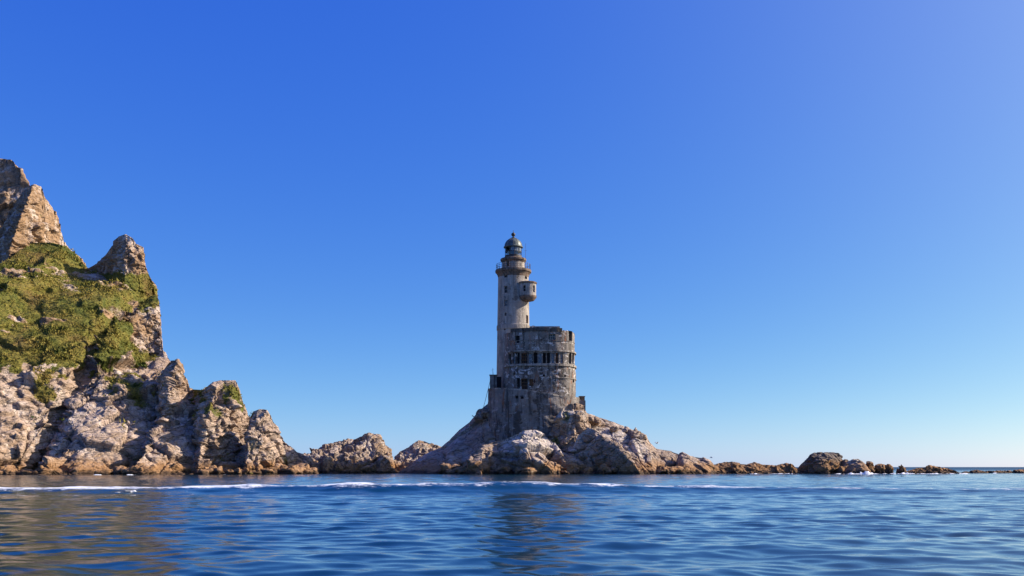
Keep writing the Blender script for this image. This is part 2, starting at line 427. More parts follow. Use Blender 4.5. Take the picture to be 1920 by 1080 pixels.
# near summit with its rib
H.loft([(-70, 520, 244), (-20, 462, 240), (5, 428, 238), (20, 398, 234.1), (40, 366, 229), (56, 352, 223), (64, 345, 220), (77, 350, 221.4), (82, 368, 222), (97, 389, 224.5), (108, 409, 226.3), (112, 430, 227), (120, 454, 228.3), (128, 464, 229.7), (150, 482, 233.3), (160, 497, 235), (172, 520, 236.4), (185, 560, 238)],
       [(-70, 237), (0, 226), (50, 206), (66, 198), (80, 206), (130, 217), (185, 228)], [(0, 0), (.35, .5), (.75, .85), (1, 1)], 360, 260, 21, 1.2,
       ((6, 1.5), (2.6, .9), (1.1, .4)), [(0, 18), (64, 7), (185, 5)], 18, lambda V: .7*smooth(.2, .45, nz(V, 3, 352))*smooth(70, 85, xpx(V))+smooth(-10, 15, zpx(V)-np.interp(xpx(V), [-60, 0, 45, 66, 110, 150], [620, 545, 470, 448, 458, 490])+nz(V, 5, 353)*18), (-.3, 0, -.2), .3)
# main body: cliff foot, grass slope
H.loft([(-700, 620, 222), (-300, 590, 217), (-60, 560, 214), (0, 542, 214), (25, 512, 214), (45, 480, 214), (60, 455, 214), (100, 455, 214), (125, 462, 214), (150, 486, 214), (160, 498, 214.1), (166, 505, 214.2), (200, 507, 214.7), (240, 505, 215.2), (272, 510, 215.7), (280, 518, 215.8), (286, 526, 215.9), (294, 536, 216), (297, 558, 213.5), (300, 600, 211), (302, 640, 207), (303, 656, 205), (310, 662, 201), (317, 673, 197), (323, 682, 195.1), (345, 720, 188), (390, 745, 183), (430, 790, 180), (480, 815, 178.9), (520, 815, 178), (540, 832, 177.4), (556, 846, 176.9), (566, 858, 176.6), (578, 880, 176.2), (585, 893, 176)],
       [(-700, 150), (-300, 152), (-60, 156), (14, 166), (22, 170), (38, 151), (60, 155), (98, 161), (113, 169), (130, 148.5), (200, 152), (280, 158), (291, 164), (303, 150.5), (335, 157), (350, 163), (363, 153), (430, 160), (500, 165), (560, 172), (590, 174)],
       [(0, 0), (.06, .12), (.16, .22), (.24, .34), (.36, .46), (.60, .77), (1, 1)], 900, 520, 31, 1.0,
       ((9, 2.5), (3.2, .85), (1.1, .24)), [(0, 30), (150, 16), (280, 7), (310, 3.5), (585, 4)], -1.5, veg_main, (-.55, 0, -.35), .3, ampf=lambda V: 1-.5*smooth(120, 150, xpx(V))*smooth(290, 270, xpx(V))*smooth(745, 775, zpx(V))-.35*smooth(330, 380, xpx(V))*smooth(790, 820, zpx(V))-.62*smooth(284, 294, xpx(V))*smooth(700, 670, zpx(V)))
# pinnacle standing on the slope
H.loft([(105, 540, 222), (130, 522, 219), (165, 503, 215), (180, 495, 214), (198, 478, 212), (211, 461, 210), (212, 452, 210), (224, 443, 209), (236, 439, 208.5), (248, 446, 208.5), (255, 457, 209), (268, 463, 209.5), (270, 480, 210), (273, 500, 210), (278, 512, 210.5), (287, 530, 211)],
       [(105, 220), (170, 213), (228, 206), (243, 205), (256, 206.2), (287, 210)], [(0, 0), (.25, .5), (.7, .85), (1, 1)], 260, 160, 41, .9,
       ((3.6, .9), (1.7, .5), (.8, .25)), 5, 34, lambda V: smooth(506, 520, zpx(V)+nz(V, 2.5, 366)*10)+.7*smooth(.2, .4, nz(V, 2.5, 360))*smooth(470, 450, zpx(V)), (-.3, 0, -.2), .3)
# bluff at the right end of the grass
H.loft([(232, 668, 196), (238, 640, 199), (246, 610, 202), (256, 585, 204), (266, 568, 206), (280, 556, 207), (292, 552, 207), (298, 562, 206), (301, 600, 204), (304, 645, 200), (307, 664, 198), (312, 690, 196)],
       [(232, 194), (238, 190), (248, 187.5), (262, 189), (300, 197), (312, 196)], [(0, 0), (.3, .55), (.75, .88), (1, 1)], 220, 220, 51, .9,
       ((3.5, 1.0), (1.7, .6), (.8, .3)), 4, 15, lambda V: .95*smooth(592, 574, zpx(V)+nz(V, 2.5, 361)*24), (-.3, 0, -.2), .3, ampf=lambda V: 1-.35*smooth(276, 292, xpx(V)))
# stepped knob below the bluff, the stack, the small knob
H.loft([(270, 760, 188), (285, 728, 185.8), (300, 706, 183.6), (318, 680, 181), (324, 677, 179.7), (334, 674, 177.5), (340, 684, 177.9), (343, 700, 178.1), (352, 714, 178.7), (357, 728, 179), (362, 750, 180.4), (368, 775, 182)],
       [(270, 185), (322, 171), (336, 168), (368, 177)], [(0, 0), (.3, .5), (.7, .85), (1, 1)], 200, 200, 61, .9,
       ((4.5, 1.6), (2, .8), (.9, .3)), 4, 4, lambda V: .5*smooth(.2, .5, nz(V, 3, 362)), (-.3, 0, -.2), .3)
H.loft([(325, 815, 182), (338, 765, 181), (352, 738, 179.9), (363, 730, 179), (382, 731, 175.4), (387, 726, 174.5), (400, 717, 172), (412, 713, 172.3), (441, 713, 173), (444, 721, 173.4), (450, 735, 174.3), (456, 756, 175.1), (463, 774, 176.1), (468, 785, 176.9), (476, 812, 178)],
       [(325, 178), (370, 173), (394, 164), (402, 162.5), (440, 167), (476, 174)], [(0, 0), (.35, .55), (.8, .88), (1, 1)], 280, 230, 71, .9,
       ((5, 1.7), (2.2, .9), (.9, .3)), 5, 1, lambda V: .75*smooth(.12, .35, nz(V, 3, 363))*smooth(800, 770, zpx(V)), (-.35, 0, -.2), .22)
H.loft([(462, 845, 173), (467, 800, 171.9), (470, 783, 171.3), (476, 771, 170), (486, 767, 170), (500, 768, 170), (508, 780, 170.6), (512, 791, 170.9), (521, 801, 171.6), (526, 818, 171.9), (531, 836, 172.3), (540, 860, 173)],
       [(462, 169), (478, 163), (500, 164), (540, 170)], [(0, 0), (.35, .55), (.8, .85), (1, 1)], 170, 150, 81, .7,
       ((3.4, 1.1), (1.5, .5), (.7, .2)), 4, 0, lambda V: .5*smooth(.1, .4, nz(V, 2.5, 364)), (-.3, 0, -.2), .25)
rng = random.Random(4)
for k in range(34):                            # fallen blocks along the foot and on the ledges
    px = rng.uniform(-20, 575) if k < 24 else rng.uniform(300, 575)
    Y = np.interp(px, [0, 300, 575], [154, 155, 171])+rng.uniform(-1.5, 3)
    r = rng.uniform(.35, 1.0)**1.3*1.8
    H.lump((wx(px, Y), Y, rng.uniform(-.5, .5)), (r*rng.uniform(.8, 1.6), r, r*rng.uniform(.5, 1.0)), 22, 900+k, .25, ((1.8, .7), (.8, .25)), 0, .8)
head = H.build('headland', M['rock']); tag(head, kind='structure')

# ------------------------------------------------------------------ lighthouse island
G = Rock()
ISC = ((8, 1.7), (3.2, .45), (1.2, .13))
G.loft([(738, 893, 190), (752, 882, 190), (775, 866, 189), (800, 850, 188), (828, 838, 187), (845, 824, 187), (862, 806, 187), (880, 792, 187), (893, 776, 187), (905, 764, 187), (920, 752, 188), (960, 748, 188), (1040, 748, 188), (1080, 752, 188), (1094, 762, 187), (1100, 774, 187), (1125, 783, 187), (1150, 791, 186), (1170, 799, 186), (1190, 811, 185), (1210, 817, 185), (1217, 829, 185), (1230, 841, 184), (1260, 845, 184), (1281, 852, 183), (1302, 855, 183), (1321, 858, 182), (1326, 867, 182), (1345, 873, 182), (1380, 884, 182), (1400, 895, 182)],
       [(738, 184), (800, 176), (850, 171), (870, 175), (960, 170), (1075, 173), (1190, 172.5), (1215, 171), (1260, 170), (1330, 176), (1400, 180)],
       [(0, 0), (.05, .1), (.3, .38), (.55, .62), (.8, .85), (1, 1)], 760, 240, 101, .8, ISC, 16, -1.2, None, (-.35, 0, -.3), .25, ampf=lambda V: .32+.68*smooth(900, 960, xpx(V)),
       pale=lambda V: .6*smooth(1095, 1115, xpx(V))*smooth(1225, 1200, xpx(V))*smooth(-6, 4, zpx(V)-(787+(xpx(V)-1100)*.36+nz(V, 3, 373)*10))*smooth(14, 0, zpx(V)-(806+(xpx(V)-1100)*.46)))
# pale bulging rock in front of the foundation
G.loft([(838, 893, 173), (858, 874, 173), (875, 862, 173), (893, 842, 173), (905, 834, 173), (925, 828, 174), (950, 822, 174), (968, 812, 174), (984, 806, 174), (1003, 806, 174), (1016, 812, 174), (1030, 823, 174), (1042, 832, 173), (1052, 845, 173), (1076, 855, 172), (1095, 862, 172), (1112, 870, 172), (1140, 884, 171), (1160, 894, 171)],
       [(838, 170), (880, 166), (905, 163), (925, 167), (955, 166), (985, 161), (1000, 161), (1080, 166), (1160, 169)],
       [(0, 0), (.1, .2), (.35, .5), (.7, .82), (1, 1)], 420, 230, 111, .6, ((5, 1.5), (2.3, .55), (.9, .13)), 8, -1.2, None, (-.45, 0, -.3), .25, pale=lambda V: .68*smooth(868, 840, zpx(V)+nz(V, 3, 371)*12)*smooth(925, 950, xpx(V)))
# leaning slab with a shaded hollow below it
G.loft([(1074, 836, 172), (1084, 816, 172), (1094, 806, 172), (1104, 801, 172), (1116, 806, 171.5), (1132, 816, 171), (1150, 827, 170), (1165, 840, 169), (1178, 853, 168), (1188, 866, 167), (1196, 880, 166), (1200, 893, 166)],
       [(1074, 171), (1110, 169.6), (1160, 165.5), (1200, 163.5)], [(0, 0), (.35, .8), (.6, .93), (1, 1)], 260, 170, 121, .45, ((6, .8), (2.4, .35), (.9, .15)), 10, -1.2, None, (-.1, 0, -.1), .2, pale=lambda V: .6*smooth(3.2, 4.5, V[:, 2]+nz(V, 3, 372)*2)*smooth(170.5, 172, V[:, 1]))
G.loft([(1018, 850, 176), (1026, 822, 176), (1034, 800, 176), (1043, 780, 176), (1052, 766, 176), (1064, 757, 177), (1080, 755, 177), (1094, 760, 178), (1106, 792, 178), (1114, 822, 177), (1130, 850, 176)],
       [(1022, 175), (1045, 173.5), (1075, 171), (1095, 173), (1130, 175)], [(0, 0), (.3, .5), (.7, .86), (1, 1)], 240, 190, 131, .7, ((4.5, 1.3), (2, .6), (.8, .22)), 7, 0, lambda V: .6*smooth(.0, .3, nz(V, 2.5, 365))*smooth(1080, 1060, xpx(V)), (-.3, 0, -.2), .3)
rng = random.Random(9)
for k in range(48):
    px = rng.uniform(840, 1345)
    Y = np.interp(px, [840, 960, 1080, 1200, 1345], [171, 164.5, 167, 167, 176])+rng.uniform(-1, 3.5)
    r = rng.uniform(.4, 1.5)*(1.2 if px < 960 else 1)
    G.lump((wx(px, Y), Y, rng.uniform(-.4, .6)), (r*rng.uniform(.8, 1.7), r, r*rng.uniform(.6, 1.1)), 20, 1200+k, .25, ((1.6, .6), (.7, .22)), 0, .85)
for k in range(26):                            # rubble by the foundation
    px = rng.choice([rng.uniform(1080, 1125), rng.uniform(892, 925), rng.uniform(1120, 1215)])
    Y = 185+rng.uniform(-3, 0); y = np.interp(px, [892, 915, 925, 1080, 1100, 1215], [782, 770, 765, 775, 782, 822])
    r = rng.uniform(.4, 1.1)
    G.lump((wx(px, Y), Y, wz(y, Y)-r*.3), (r*1.2, r, r*.8), 14, 1400+k, .2, ((1.4, .5), (.6, .2)), 0, .8)
isl = G.build('island', M['rock_isle']); tag(isl, kind='structure')

# ------------------------------------------------------------------ separate sea rocks
def searock(name, mat, label, cat, parts, group=None):
    r = Rock()
    for a, kw in parts:
        if a == 'loft': r.loft(**kw)
        else: r.lump(**kw)
    o = r.build(name, mat); tag(o, label, cat, group); return o
PR = [(0, 0), (.15, .3), (.5, .65), (1, 1)]
searock('sea_rock', M['rock_isle'], 'brown rock ridge peaking at its right end, beside the foot of the cliff', 'rock', [
    ('loft', dict(sil=[(520, 893, 186), (545, 880, 188), (562, 862, 191), (580, 850, 194), (600, 838, 197), (612, 833, 198), (622, 834, 199), (645, 823, 200), (664, 824, 200), (680, 816, 200), (692, 812, 200), (706, 814, 200), (714, 815, 200), (720, 828, 199), (732, 844, 197), (736, 862, 195), (739, 878, 193), (744, 893, 192)],
      foot=[(520, 174), (600, 175), (650, 179), (690, 181), (744, 184)], prof=PR, nu=420, nv=190, seed=201, amp=.8, scales=((4.5, 1.5), (2, .8), (.9, .35)), back=4, bias=(-.4, 0, -.3), keepmin=.35))])
searock('sea_rock', M['rock_isle'], 'low peaked tan rock between the jagged rock ridge and the lighthouse island', 'rock', [
    ('loft', dict(sil=[(728, 893, 199), (735, 870, 201), (738, 856, 203), (748, 846, 205), (765, 838, 206), (785, 825, 207), (800, 828, 207), (814, 834, 207), (832, 838, 207), (860, 850, 206), (890, 880, 205)],
      foot=[(728, 193), (745, 191), (800, 192), (890, 196)], prof=PR, nu=260, nv=140, seed=221, amp=.6, scales=((3.5, 1.1), (1.6, .6), (.8, .22)), back=5, bias=(-.4, 0, -.3), keepmin=.3))])
searock('low_reef', M['rock_reef'], 'long low brown reef trailing off the right end of the lighthouse island', 'reef', [
    ('loft', dict(sil=[(1318, 893, 179), (1330, 873, 180), (1350, 868, 181), (1372, 864, 181), (1385, 868, 181), (1400, 870, 181), (1412, 867, 181), (1430, 871, 181), (1455, 872, 181), (1465, 869, 181), (1478, 868, 181), (1488, 875, 180), (1498, 882, 180), (1510, 893, 180)],
      foot=[(1318, 176), (1420, 175), (1510, 177)], prof=PR, nu=300, nv=70, seed=231, amp=.4, scales=((2.4, .5), (1.0, .28), (.5, .1)), back=6, bias=(-.3, 0, -.2), keepmin=.4))])
searock('domed_rock', M['rock_dark'], 'large dark flat-topped boulder, the biggest rock right of the island', 'rock', [
    ('loft', dict(sil=[(1484, 893, 181), (1494, 879, 182), (1503, 869, 182), (1510, 862, 183), (1518, 852, 183), (1526, 848, 183), (1548, 847.5, 183), (1564, 848, 183), (1573, 854, 183), (1580, 863, 182), (1582, 874, 182), (1586, 893, 181)],
      foot=[(1484, 178), (1530, 175), (1586, 178)], prof=[(0, 0), (.12, .4), (.45, .8), (1, 1)], nu=190, nv=110, seed=241, amp=.45, scales=((3.6, .8), (1.6, .4), (.6, .12)), back=7, bias=(-.2, 0, -.35), keepmin=.25))])
searock('pale_topped_rock', M['rock_pale'], 'rounded boulder with a smooth pale whitish top, touching the dark flat-topped boulder', 'rock', [
    ('loft', dict(sil=[(1564, 893, 176), (1574, 883, 177), (1582, 873, 178), (1590, 865, 179), (1600, 861, 179), (1609, 861, 179), (1617, 866, 179), (1622, 874, 178), (1628, 882, 178), (1634, 893, 177)],
      foot=[(1564, 173), (1600, 172), (1634, 175)], prof=[(0, 0), (.15, .3), (.5, .72), (1, 1)], nu=130, nv=80, seed=251, amp=.15, scales=((4, .45), (1.6, .18), (.7, .06)), back=5, bias=(-.2, 0, -.2), keepmin=.25))])
small = [(1629, 869, 10, 'small brown rock standing close against the pale-topped boulder'),
         (1651, 871, 9, 'left one of two touching low rocks, between the small brown rock and the pointed rock'),
         (1666, 871, 9, 'right one of two touching low rocks, left of the pointed rock'),
         (1690, 872, 8, 'small dark pointed rock standing alone in white surf')]
for k, (px, py, hw, lb) in enumerate(small):
    Y = 179.0; zt = wz(py, Y)
    searock('surf_rock', M['rock_reef'], lb, 'rock', [('lump', dict(c=(wx(px, Y), Y, zt*.25-.2), r=(hw/F*Y*1.15, 1.2, zt*.85+.2), n=40, seed=260+k, amp=.2, scales=((1.4, .45), (.6, .18)), sq=.85 if k != 3 else 1.25))], 'small rocks in the surf')
searock('flat_reef', M['rock_reef'], 'low wide brown reef with a slight hump, right of the pointed rock', 'reef', [
    ('loft', dict(sil=[(1690, 893, 180), (1704, 882, 181), (1718, 878, 181), (1732, 877, 181), (1742, 873, 181), (1750, 873, 181), (1762, 876, 181), (1778, 878, 181), (1792, 882, 180), (1806, 888, 180), (1812, 893, 180)],
      foot=[(1690, 177), (1812, 177.5)], prof=PR, nu=220, nv=60, seed=271, amp=.35, scales=((1.7, .38), (.8, .2), (.4, .08)), back=5, bias=(-.3, 0, -.2), keepmin=.4))])
searock('reef_strip', M['rock_reef'], 'thin strip of reef barely above the water at the right edge, before the horizon', 'reef', [
    ('loft', dict(sil=[(1796, 890, 196), (1808, 884, 196), (1830, 882, 196), (1850, 883.5, 196), (1868, 881.5, 197), (1890, 883, 198), (1910, 880.5, 198), (1940, 881, 199), (1990, 879, 200), (2060, 882, 200), (2090, 890, 200)],
      foot=[(1796, 193), (2090, 195)], prof=PR, nu=320, nv=40, seed=281, amp=.3, scales=((1.8, .4), (.8, .2), (.4, .08)), back=5, bias=(-.3, 0, -.2), keepmin=.5))])

# ------------------------------------------------------------------ grass and low shrubs on the headland
hv = np.concatenate(H.V); hq = np.concatenate(H.Q); hveg = np.concatenate(H.A['veg'])
rs = np.random.RandomState(5)
fv = hveg[hq].mean(1); cen = hv[hq].mean(1)
fn = np.cross(hv[hq[:, 2]]-hv[hq[:, 0]], hv[hq[:, 3]]-hv[hq[:, 1]]); ar = np.linalg.norm(fn, axis=1); fn /= np.maximum(ar, 1e-9)[:, None]
px_ = xpx(cen)
nn_ = fbm(cen/3, 4, 400)
pq = smooth(.25, .8, fv+nn_*.6)
pr = np.where((pq > .02) & (fn[:, 2] > .05) & (fn[:, 1] < .3) & (px_ > -260), ar*pq*(.35+.65*smooth(-.2, .3, nn_)), 0)
NT_ = 100000
idx = rs.choice(len(pr), NT_, p=pr/pr.sum())
P0 = cen[idx]+rs.normal(0, .12, (NT_, 3)); sz = (.12+.2*rs.rand(NT_)**2.5)*(1+1.1*smooth(.15, .45, nn_[idx]))
K = 4
ang = rs.rand(NT_, K)*2*math.pi; lean = .3+rs.rand(NT_, K)*1.3
tipd = np.stack([np.cos(ang)*lean, np.sin(ang)*lean, np.ones_like(ang)], 2); tipd /= np.linalg.norm(tipd, axis=2)[..., None]
side = np.stack([-np.sin(ang+rs.rand(NT_, K)*2), np.cos(ang+rs.rand(NT_, K)*2), rs.rand(NT_, K)*.3], 2)
B = P0[:, None, :]+rs.normal(0, .18, (NT_, K, 3))*sz[:, None, None]*2
sz = np.minimum(sz, .5)
S_ = sz[:, None, None]*(.5+rs.rand(NT_, K, 1))
A0 = B-side*S_*.33; A1 = B+side*S_*.33; A2 = B+tipd*S_*1.05
TV = np.stack([A0, A1, A2], 2).reshape(-1, 3); TT = np.arange(len(TV)).reshape(-1, 3)
m = NT('hill_grass')
f1 = m.noise(m.pos, .13, 6, .72, .5); f2 = m.noise(m.pos, 1.3, 4, .7)
c = m.ramp(f1, [(.3, (.06, .09, .012)), (.42, (.15, .14, .022)), (.54, (.23, .18, .038)), (.7, (.24, .15, .045))])
c = m.mix(m.step(f2, .55, .7), c, (.06, .085, .012))
c = m.mix(m.step(m.noise(m.pos, .33, 4, .6), .56, .62), c, (.035, .055, .01))
m.out(c, .8, None, Specular_IOR_Level=.2)
m.b.inputs['Subsurface Weight'].default_value = 0
gr = mesh_np('hillside_grass', TV, None, m.m, tris=TT)
tag(gr, 'green and yellowing grass and low scrub covering the headland slope', 'grass', kind='stuff')

# ------------------------------------------------------------------ lighthouse
LX, LY = wx(962.5, 187.5), 187.5
AX, AY = wx(1011.5, 184.5), 184.5
lh = empty('lighthouse', (LX, LY, wz(800, 185)))
tag(lh, 'weathered concrete lighthouse with a round tower, drum-shaped annex and iron dome on the rocky island', 'lighthouse')
off = -Vector(lh.location)
def part(mb, name, mats, parent, sm=False):
    o = mb.build(name, mats, parent, sm)
    o.matrix_parent_inverse = Matrix.Translation(-Vector(lh.location)) if parent is lh else Matrix()
    return o
from mathutils import Matrix
def ZL(y, Y): return wz(y, Y)

def wn(t, z, a=.07):
    x, y = math.sin(t)*7, math.cos(t)*7
    return a*(math.sin(x*1.9+z*.7+1.3*math.sin(y*1.1+z))+.6*math.sin(y*3.1-z*2.3+x)+.5*math.sin(x*4.7+z*5.1)+.4*math.sin(z*7.7+y*5.9+2*math.sin(x*2.2)))/2
def drum_wall(c, rfun, th_list, z_list, opens, depth, ztop=None):
    """curved wall with real openings; opens = [(th0, th1, z0, z1)]; grid lines run along every opening edge"""
    ths = sorted(set([round(t, 5) for t in th_list]+[round(t, 5) for o in opens for t in o[:2]]))
    zs = sorted(set([round(z, 4) for z in z_list]+[round(z, 4) for o in opens for z in o[2:]]))
    mb = MB(); nt_, nz_ = len(ths), len(zs)
    def P(t, z, dr=0, top=False):
        r = rfun(t, z)-dr
        zz = ztop(t) if (top and ztop) else z
        return (c[0]+r*math.sin(t), c[1]-r*math.cos(t), zz)
    vs = [P(t, z, 0, k == nz_-1) for k, z in enumerate(zs) for t in ths]
    fs = []
    def inside(t, z): return any(o[0]-1e-6 < t < o[1]+1e-6 and o[2]-1e-6 < z < o[3]+1e-6 for o in opens)
    closed = abs(ths[-1]-ths[0]-2*math.pi) < 1e-3
    for k in range(nz_-1):
        for i in range(nt_-1):
            if inside((ths[i]+ths[i+1])/2, (zs[k]+zs[k+1])/2): continue
            fs.append((k*nt_+i, k*nt_+i+1, (k+1)*nt_+i+1, (k+1)*nt_+i))
    mb.add(vs, fs)
    for (t0, t1, z0, z1) in opens:              # reveals
        tt = [t for t in ths if t0-1e-6 <= t <= t1+1e-6]
        for a, b in zip(tt[:-1], tt[1:]):
            for z in (z0, z1): mb.add([P(a, z), P(b, z), P(b, z, depth), P(a, z, depth)], [(0, 1, 2, 3)])
        for t in (t0, t1): mb.add([P(t, z0), P(t, z1), P(t, z1, depth), P(t, z0, depth)], [(0, 1, 2, 3)])
    return mb
def window_mesh(c, rfun, o, depth, nx, ny, bar=.06, style='void'):
    """dark interior behind an opening with what is left of its frame"""
    t0, t1, z0, z1 = o; mb = MB(); n = 4
    def P(t, z, dr):
        r = rfun(t, z)-dr; return Vector((c[0]+r*math.sin(t), c[1]-r*math.cos(t), z))
    ts = [t0+(t1-t0)*i/n for i in range(n+1)]
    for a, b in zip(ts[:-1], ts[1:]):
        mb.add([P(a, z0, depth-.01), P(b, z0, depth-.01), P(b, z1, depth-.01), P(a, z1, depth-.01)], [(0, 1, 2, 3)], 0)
    d = depth-.12
    if style != 'void':
        for i in range(nx+1):
            t = t0+(t1-t0)*(.03+.94*i/nx); mb.tube(P(t, z0, d), P(t, z1, d), bar*.6, 4, mi=1)
        for j in range(ny+1):
            z = z0+(z1-z0)*(.03+.94*j/ny); mb.tube(P(t0, z, d), P(t1, z, d), bar*.6, 4, mi=1)
        if style == 'pane':
            for a, b in zip(ts[:-1], ts[1:]): mb.add([P(a, z0, d+.03), P(b, z0, d+.03), P(b, z1, d+.03), P(a, z1, d+.03)], [(0, 1, 2, 3)], 2)
    return mb
def opening(c, rfun, x0, x1, y0, y1):
    """opening edges from metres measured across the front of the wall"""
    def th(px):
        t = 0
        best = min(((abs(960+F*(c[0]+rfun(a, wz(y0, 185))*math.sin(a))/(c[1]-rfun(a, wz(y0, 185))*math.cos(a))-px), a) for a in np.linspace(-1.55, 1.55, 621)))
        return float(best[1])
    a, b = th(x0), th(x1)
    if b-a < .02: b = a+.02
    Yw = c[1]-rfun((a+b)/2, 30)*math.cos((a+b)/2)
    return (a, b, wz(y1, Yw), wz(y0, Yw))
TWO = 2*math.pi
def ring(n, a=-math.pi, b=math.pi): return [a+(b-a)*i/n for i in range(n+1)]

# foundation
FX, FY_ = wx(1000.5, 185.5), 185.5
def r_found(t, z):
    s_, c_ = abs(math.sin(t)/8.4), abs(math.cos(t)/8.2)
    r = (s_**2.6+c_**2.6)**(-1/2.6)
    return r*(1+.012*max(0, 16-z)*.35)+wn(t, z, .13)
ftop = lambda t: float(np.interp(math.sin(t)*(1 if abs(t) < math.pi/2 else 1), [-1, -.5, 0, .5, 1], [wz(727, 180), wz(729, 178), wz(734, 177), wz(742, 178), wz(753, 182)]))
zf = [wz(860, 180)+i*.35 for i in range(42)]; zf = [z for z in zf if z < wz(756, 181)]+[wz(727, 178)]
fo = [opening((FX, FY_), r_found, 966, 972, 742, 747), opening((FX, FY_), r_found, 976, 982, 743, 748)]
fb = drum_wall((FX, FY_), r_found, ring(190), zf, fo, .3, ftop)
n0 = 97
part(fb, 'foundation_wall', M['found'], lh)
ob = bpy.data.objects['foundation_wall']
tp = MB(); th_ = ring(96)
tp.add([(FX+(r_found(t, 15)+.03)*math.sin(t), FY_-(r_found(t, 15)+.03)*math.cos(t), ftop(t)+.12) for t in th_[:-1]]+[(FX, FY_, wz(732, 185)+.1)], [(i, (i+1) % 96, 96) for i in range(96)])
tp.add([(FX+(r_found(t, 15)+.03)*math.sin(t), FY_-(r_found(t, 15)+.03)*math.cos(t), ftop(t)+dz) for dz in (-.14, .12) for t in th_[:-1]], [(i, (i+1) % 96, 96+(i+1) % 96, 96+i) for i in range(96)])
part(tp, 'terrace', M['trim'], lh)
for o in fo: part(window_mesh((FX, FY_), r_found, o, .3, 1, 1), 'drain_opening', [M['void'], M['frame'], M['pane']], ob)

# tower shaft
def r_shaft(t, z): return float(np.interp(z, [wz(740, 185), wz(610, 185), wz(515, 185)], [3.22, 3.02, 2.86]))
C0 = (LX, LY)
so = [opening(C0, r_shaft, 945, 951.5, 508, 520), opening(C0, r_shaft, 945, 951.5, 536, 549), opening(C0, r_shaft, 945.5, 951, 563, 574), opening(C0, r_shaft, 946, 949.5, 586, 592),
      opening(C0, r_shaft, 984, 988.5, 514, 523), opening(C0, r_shaft, 986.5, 990.3, 591, 606), opening(C0, r_shaft, 945, 948, 615, 619)]
zs_ = [wz(745, 185)+i*1.2 for i in range(20)]; ztop_s = wz(512, 185); zs_ = [z for z in zs_ if z < ztop_s-.3]+[ztop_s]
sh = part(drum_wall(C0, r_shaft, ring(96), zs_, so, .4), 'tower_shaft', M['shaft'], lh)
for k, o in enumerate(so):
    st = 'frame' if k in (0, 1, 5) else ('pane' if k == 2 else 'void')
    part(window_mesh(C0, r_shaft, o, .4, 2 if k < 3 else 1, 2, .07, st), 'window', [M['void'], M['frame'], M['pane']], sh)
mb = MB(); mb.lathe([(3.06, wz(616.5, 185)), (3.14, wz(616, 185)), (3.14, wz(608, 185)), (3.04, wz(607.4, 185))], 96, C0, cap=False)
part(mb, 'collar', M['trim'], sh)
# gallery: corbelled slab
zg = wz(503, 185)
mb = MB(); mb.lathe([(2.84, zg-1.35), (2.9, zg-1.2), (3.0, zg-.85), (3.2, zg-.5), (3.24, zg-.48), (3.38, zg-.36), (3.4, zg-.3), (3.4, zg+.02), (3.36, zg+.08), (1.9, zg+.1)], 96, C0, cap=False)
gal = part(mb, 'gallery', M['cornice'], lh)
mb = MB(); nP = 26; rr = 3.22
for i in range(nP):
    t = TWO*i/nP; x, y = LX+rr*math.sin(t), LY-rr*math.cos(t); mb.tube((x, y, zg+.1), (x, y, zg+1.15), .035, 5)
for zz in (.45, .8, 1.15):
    for i in range(52):
        if zz < 1 and (7 < i < 20): continue
        a, b = TWO*i/52, TWO*(i+1)/52
        mb.tube((LX+rr*math.sin(a), LY-rr*math.cos(a), zg+zz), (LX+rr*math.sin(b), LY-rr*math.cos(b), zg+zz), .03, 4)
part(mb, 'railing', M['railm'], gal)
# watch room
def r_watch(t, z): return 2.1
z1w, z2w = zg+.12, wz(486.5, 185)
wo = [opening(C0, r_watch, 950, 954, 488, 499), opening(C0, r_watch, 977.5, 980, 487.5, 492)]
wr = part(drum_wall(C0, r_watch, ring(72), [z1w, (z1w+z2w)/2, z2w], wo, .3), 'watch_room', M['shaft'], lh)
part(window_mesh(C0, r_watch, wo[0], .3, 1, 1), 'door', [M['void'], M['frame'], M['pane']], wr)
part(window_mesh(C0, r_watch, wo[1], .3, 1, 1), 'window', [M['void'], M['rustw'], M['pane']], wr)
mb = MB(); mb.lathe([(2.08, z2w-.15), (2.2, z2w), (2.42, z2w+.22), (2.44, z2w+.28), (2.44, z2w+.52), (2.36, z2w+.6), (1.75, z2w+.72), (1.72, z2w+.88), (.1, z2w+.9)], 72, C0, cap=False)
part(mb, 'lantern_deck', M['cornice'], lh)
# lantern room
zl0, zl1 = z2w+.85, wz(459, 185)
mb = MB(); mb.lathe([(1.6, zl0), (1.6, zl0+.3), (1.52, zl0+.32)], 48, C0, cap=False)
for i in range(10):
    t = TWO*(i+.28)/10; x, y = LX+1.55*math.sin(t), LY-1.55*math.cos(t); mb.tube((x, y, zl0+.2), (x, y, zl1), .045, 5)
for z in (zl0+.35, (zl0+zl1)/2+.1, zl1-.05):
    for i in range(30):
        a, b = TWO*i/30, TWO*(i+1)/30
        mb.tube((LX+1.55*math.sin(a), LY-1.55*math.cos(a), z), (LX+1.55*math.sin(b), LY-1.55*math.cos(b), z), .05, 4)
lr = part(mb, 'lantern_room', M['iron'], lh)
mb = MB(); mb.lathe([(1.5, zl0+.3), (1.5, (zl0+zl1)/2+.1)], 20, C0, cap=False)
part(mb, 'glazing', M['glass'], lr)
mb = MB(); mb.lathe([(1.49, (zl0+zl1)/2+.12), (1.49, zl1)], 20, C0, cap=False, th0=-.35, th1=TWO-1.1)
part(mb, 'upper_panel', M['pane'], lr)
mb = MB(); mb.lathe([(.2, zl0), (.2, zl0+.5), (.32, zl0+.6), (.32, zl0+1.0), (.2, zl0+1.3), (.05, zl0+1.35)], 16, C0)
part(mb, 'lamp_stand', M['iron'], lr)
